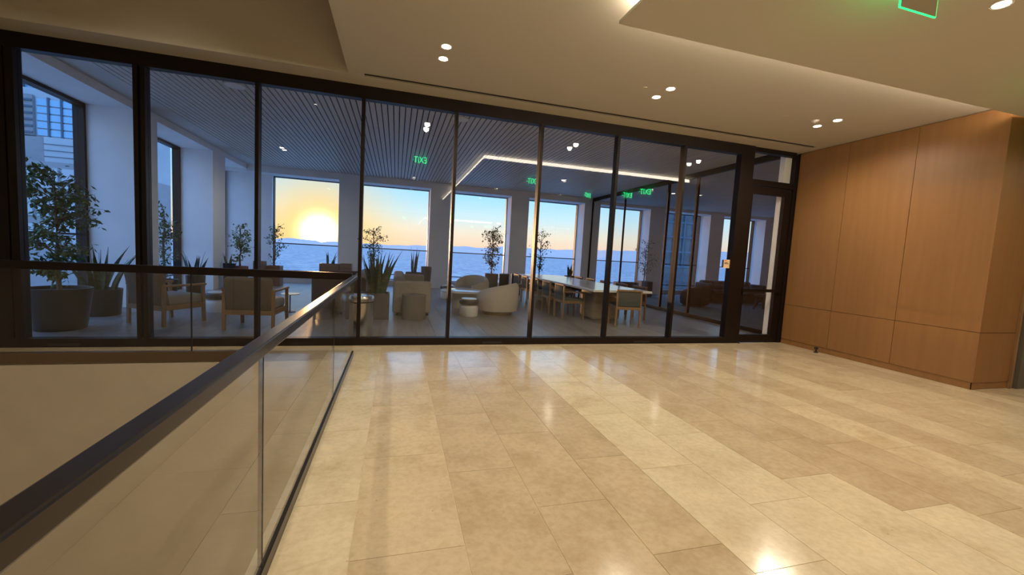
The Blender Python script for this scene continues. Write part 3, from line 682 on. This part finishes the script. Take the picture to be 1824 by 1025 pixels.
# ------------------------------------------------------------------ furniture
def lounge_chair(label, loc, rz):
    """faces local +Y"""
    t = thing('lounge_chair', label, 'armchair', loc, rz, 'wooden lounge armchairs')
    W, Dp = .72, .70; xw = W/2-.02
    for sx in (-1, 1):
        MB().beam((sx*xw, -Dp/2+.02, 0), (sx*xw, -Dp/2+.03, .64), .042, .042).build('leg', OAK, t)
        MB().beam((sx*xw, Dp/2-.03, 0), (sx*xw, Dp/2-.05, .60), .042, .042).build('leg', OAK, t)
        MB().rbox((sx*xw-.03, -Dp/2, .60), (sx*xw+.03, Dp/2, .632), .01, 2).build('armrest', OAK, t)
        B((sx*xw-.014, -Dp/2+.04, .24), (sx*xw+.014, Dp/2-.05, .32)).build('side_rail', OAK, t)
    B((-xw+.02, -Dp/2+.005, .24), (xw-.02, -Dp/2+.035, .31)).build('back_rail', OAK, t); B((-xw+.02, Dp/2-.06, .25), (xw-.02, Dp/2-.03, .31)).build('front_rail', OAK, t)
    MB().rbox((-xw+.03, -Dp/2+.06, .30), (xw-.03, Dp/2-.01, .46), .045, 3).build('seat', CUSH, t, True)
    bm = MB().rbox((-xw+.02, -.05, 0), (xw-.02, .08, .52), .035, 3); o = bm.build('backrest', UPH, t, True); o.location = (0, -Dp/2+.07, .30); o.rotation_euler = (RD(10), 0, 0)
    return t
lounge_chair('wooden lounge armchair turned to the right beside the potted sansevieria', (-3.50, 7.83, 0), RD(-28))
lounge_chair('wooden lounge armchair seen from behind beside the handrail', (-2.12, 7.45, 0), RD(-4))

def stool(label, loc):
    t = thing('drum_stool', label, 'stool', loc, group='white drum stools with dark cushions')
    MB().lathe([(.19, 0), (.2, .02), (.2, .19), (.185, .225), (.14, .25)], n=28).build('base', CERAM, t, True)
    MB().lathe([(.15, .25), (.205, .262), (.22, .30), (.205, .345), (.17, .358)], n=28).build('cushion', STOOLC, t, True)
    MB().lathe([(.165, .358), (.17, .365), (.165, .382), (.14, .388)], n=28).build('top', MARBLE, t, True)
stool('white drum stool with dark cushion between the two wooden armchairs', (-3.20, 8.95, 0))
stool('white drum stool with dark cushion in front of the near cream armchair', (1.56, 8.86, 0))
stool('white drum stool with dark cushion beyond the low white table', (1.48, 12.1, 0))
t = thing('side_table', 'small round white side table beside the second wooden armchair', 'table', (-2.0, 9.05, 0))
MB().lathe([(.27, .50), (.275, .51), (.27, .525)], n=28).build('top', MARBLE, t, True); MB().lathe([(.02, .02), (.02, .50)], n=12).build('stem', BLACK, t); MB().lathe([(.16, 0), (.16, .015), (.03, .02)], n=24).build('foot', BLACK, t)
t.scale = (.62, .62, .70)

def sofa(label, loc, sx, ly, dx, m, m2):
    """back along local x=0 side, seat extends to +x (sx=1) ; length ly along +y"""
    t = thing('sofa', label, 'sofa', loc, 0 if sx > 0 else pi)
    MB().rbox((.02, .05, .06), (dx-.02, ly-.05, .34), .03).build('base', m, t, True)
    for y0 in (0, ly-.16): MB().rbox((0, y0, .05), (dx, y0+.16, .72), .055, 4).build('arm', m, t, True)
    n = 5; L = (ly-.32)/n
    for k in range(n): MB().rbox((.0, .16+k*L, .30), (.24, .16+(k+1)*L, .80), .07, 4).build('back_cushion', m2, t, True)
    for k in range(2):
        L2 = (ly-.32)/2; MB().rbox((.22, .16+k*L2, .32), (dx+.02, .16+(k+1)*L2, .47), .05, 3).build('seat_cushion', m2, t, True)
    for x_ in (.06, dx-.08):
        for y_ in (.06, ly-.1): B((x_, y_, 0), (x_+.04, y_+.04, .06)).build('foot', BLACK, t)
    return t
sofa('taupe sofa with rounded channelled back, right of the tall sansevieria planter', (-.04, 8.72, 0), 1, 2.45, .77, SOFA, CUSH)
sofa('brown channelled sofa behind the handrail and steel bin', (-.60, 11.55, 0), -1, 2.35, 1.05, DARKSOFA, SOFA)
t = thing('drum_table', 'grey cylindrical side table in front of the taupe sofa arm', 'table', (.37, 8.36, 0))
MB().lathe([(.225, 0), (.23, .01), (.23, .46)], n=32).build('body', DRUM, t, True); MB().lathe([(.235, .46), (.235, .48), (.22, .488)], n=32).build('top', DRUM, t, True)
t = thing('waste_bin', 'round brushed steel waste bin standing right behind the glass', 'bin', (-.55, 6.74, 0))
MB().lathe([(.235, 0), (.24, .01), (.24, .53)], n=40).build('body', STEEL, t, True); MB().lathe([(.236, .53), (.236, .55)], n=40).build('band', BLACK, t); MB().lathe([(.246, .55), (.246, .60), (.225, .635), (.19, .64)], n=40).build('lid', STEEL, t, True)

t = thing('coffee_table', 'low white stone coffee table between the cream armchairs', 'table', (1.62, 10.15, 0))
MB().lathe([(.52, .385), (.55, .40), (.55, .425), (.53, .435)], n=40).build('top', MARBLE, t, True); MB().lathe([(.26, 0), (.26, .385)], n=32).build('base', GREYW, t, True)
def tub_chair(label, loc, rz, m):
    """back centre at local -Y, open side +Y"""
    t = thing('tub_chair', label, 'armchair', loc, rz, 'round cream tub armchairs' if m is BOUCLE else None)
    mb = MB(); N = 36; A0, A1 = RD(-128), RD(128); R, T = .47, .12; prof = 7; vs = []; fs = []
    for i in range(N+1):
        a = A0+(A1-A0)*i/N; k = abs(a)/A1; h = .72-.20*k**2.2+.05*sin(a); e = min(1, (1-k)/.06+.25)
        dx, dy = sin(a), -cos(a); Rm = R-T/2; hw = T/2*min(1, e)
        ring = [(Rm+hw*.8, .10), (Rm+hw+.02*sin(pi*.3), .28), (Rm+hw+.015, h-.12), (Rm+hw*.75, h-.03), (Rm, h), (Rm-hw*.75, h-.03), (Rm-hw, h-.12), (Rm-hw, .30), (Rm-hw*.8, .10)]
        for r, z in ring: vs.append((dx*r, dy*r, z))
    n = 9
    for i in range(N):
        for q in range(n): fs.append((i*n+q, (i+1)*n+q, (i+1)*n+(q+1) % n, i*n+(q+1) % n))
    fs.append(tuple(range(n))); fs.append(tuple(N*n+q for q in range(n-1, -1, -1)))
    mb.add(vs, fs); mb.build('shell', m, t, True)
    MB().lathe([(.36, .28), (.385, .31), (.385, .39), (.34, .43), (.1, .44)], n=32).build('seat_cushion', m if m is not BOUCLE else CUSH, t, True)
    MB().lathe([(.40, .07), (.43, .10), (.43, .28), (.36, .28)], n=36).build('seat_base', m, t, True)
    MB().lathe([(.34, 0), (.345, .07)], n=32).build('plinth', OAK, t, True)
    return t
tub_chair('cream round tub armchair seen from behind, nearest the glass', (2.28, 9.22, 0), RD(30), BOUCLE)
tub_chair('cream round tub armchair open to the coffee table, farther one', (2.02, 11.25, 0), RD(118), BOUCLE)

# long table
t = thing('long_table', 'long white stone topped meeting table on travertine blocks', 'table', (4.65, 10.5, 0))
MB().rbox((-.70, -2.75, .70), (.70, 2.75, .75), .008, 2).build('top', MARBLE, t)
for y in (-1.75, 1.75): MB().rbox((-.36, y-.35, 0), (.36, y+.35, .70), .09, 3).build('pedestal', TRAV, t, True)
def dining_chair(label, loc, rz):
    """faces +Y"""
    t = thing('dining_chair', label, 'chair', loc, rz, 'dining chairs round the long table')
    W, Dp = .54, .50; xw = W/2-.018
    for sx in (-1, 1):
        MB().beam((sx*xw, -Dp/2, 0), (sx*xw, -Dp/2+.01, .76), .034, .036).build('leg', OAK, t); MB().beam((sx*xw, Dp/2, 0), (sx*xw, Dp/2-.02, .62), .032, .032).build('leg', OAK, t)
        MB().beam((sx*xw, -Dp/2+.01, .625), (sx*xw, Dp/2, .62), .045, .028).build('armrest', OAK, t); B((sx*xw-.012, -Dp/2, .37), (sx*xw+.012, Dp/2, .43)).build('side_rail', OAK, t)
    MB().rbox((-xw-.018, -Dp/2-.02, .745), (xw+.018, -Dp/2+.03, .785), .01, 2).build('top_rail', OAK, t); B((-xw, -Dp/2-.01, .37), (xw, -Dp/2+.02, .43)).build('back_rail', OAK, t)
    MB().rbox((-xw+.015, -Dp/2-.01, .44), (xw-.015, -Dp/2+.035, .745), .015, 2).build('backrest', CHAIRU, t, True); MB().rbox((-xw+.012, -Dp/2+.03, .41), (xw-.012, Dp/2+.01, .475), .025, 3).build('seat', CHAIRU, t, True)
    return t
ch0 = dining_chair('oak armchair with grey green back at the near end of the long table', (4.72, 7.78, 0), RD(-12))
oi_ = ['nearest', 'second', 'third', 'fourth', 'farthest']
for i, y in enumerate((8.68, 9.54, 10.44, 11.34, 12.2)):
    dup(ch0, (3.83, y, 0), RD(-90), 'oak dining chair on the left side of the long table, %s from the glass' % oi_[i])
    dup(ch0, (5.47, y+.1, 0), RD(90), 'oak dining chair on the right side of the long table, %s from the glass' % oi_[i])
for i, (x, y) in enumerate(((3.42, 13.1), (3.95, 13.5))):
    t = thing('round_bin', ['black round bin in front of the pier behind the table, left one', 'black round bin in front of the pier behind the table, right one'][i], 'bin', (x, y, 0), group='black bins by the pier')
    MB().lathe([(.16, 0), (.165, .01), (.165, .66)], n=28).build('body', POT, t, True); MB().lathe([(.172, .66), (.172, .70), (.15, .73), (.05, .735)], n=28).build('lid', BLACK, t, True)
# side room
tub_chair('dark brown round tub armchair in the side room', (9.55, 11.5, 0), RD(15), DARKSOFA)
s3 = sofa('dark brown sofa along the side room window', (11.0, 13.3, 0), 1, 2.6, .8, DARKSOFA, DARKSOFA); s3.rotation_euler = (0, 0, RD(-90))
t = thing('carved_stool', 'dark carved wooden stool on splayed legs in the side room', 'stool', (11.7, 10.9, 0))
MB().lathe([(.22, .44), (.24, .46), (.24, .50), (.2, .52)], n=24).build('seat', DARKSOFA, t, True)
for k in range(3):
    a = 2*pi*k/3+.4; MB().tube([(.10*cos(a), .10*sin(a), .45), (.13*cos(a), .13*sin(a), .25), (.22*cos(a), .22*sin(a), 0)], [.05, .06, .03], 8).build('leg', DARKSOFA, t, True)
for x_, lb in ((8.6, 'grey box planter by the side partition window'),):
    t = thing('box_planter', lb, 'planter', (x_, 14.2, 0)); pot_box(t, .9, .35, .55, POTG)
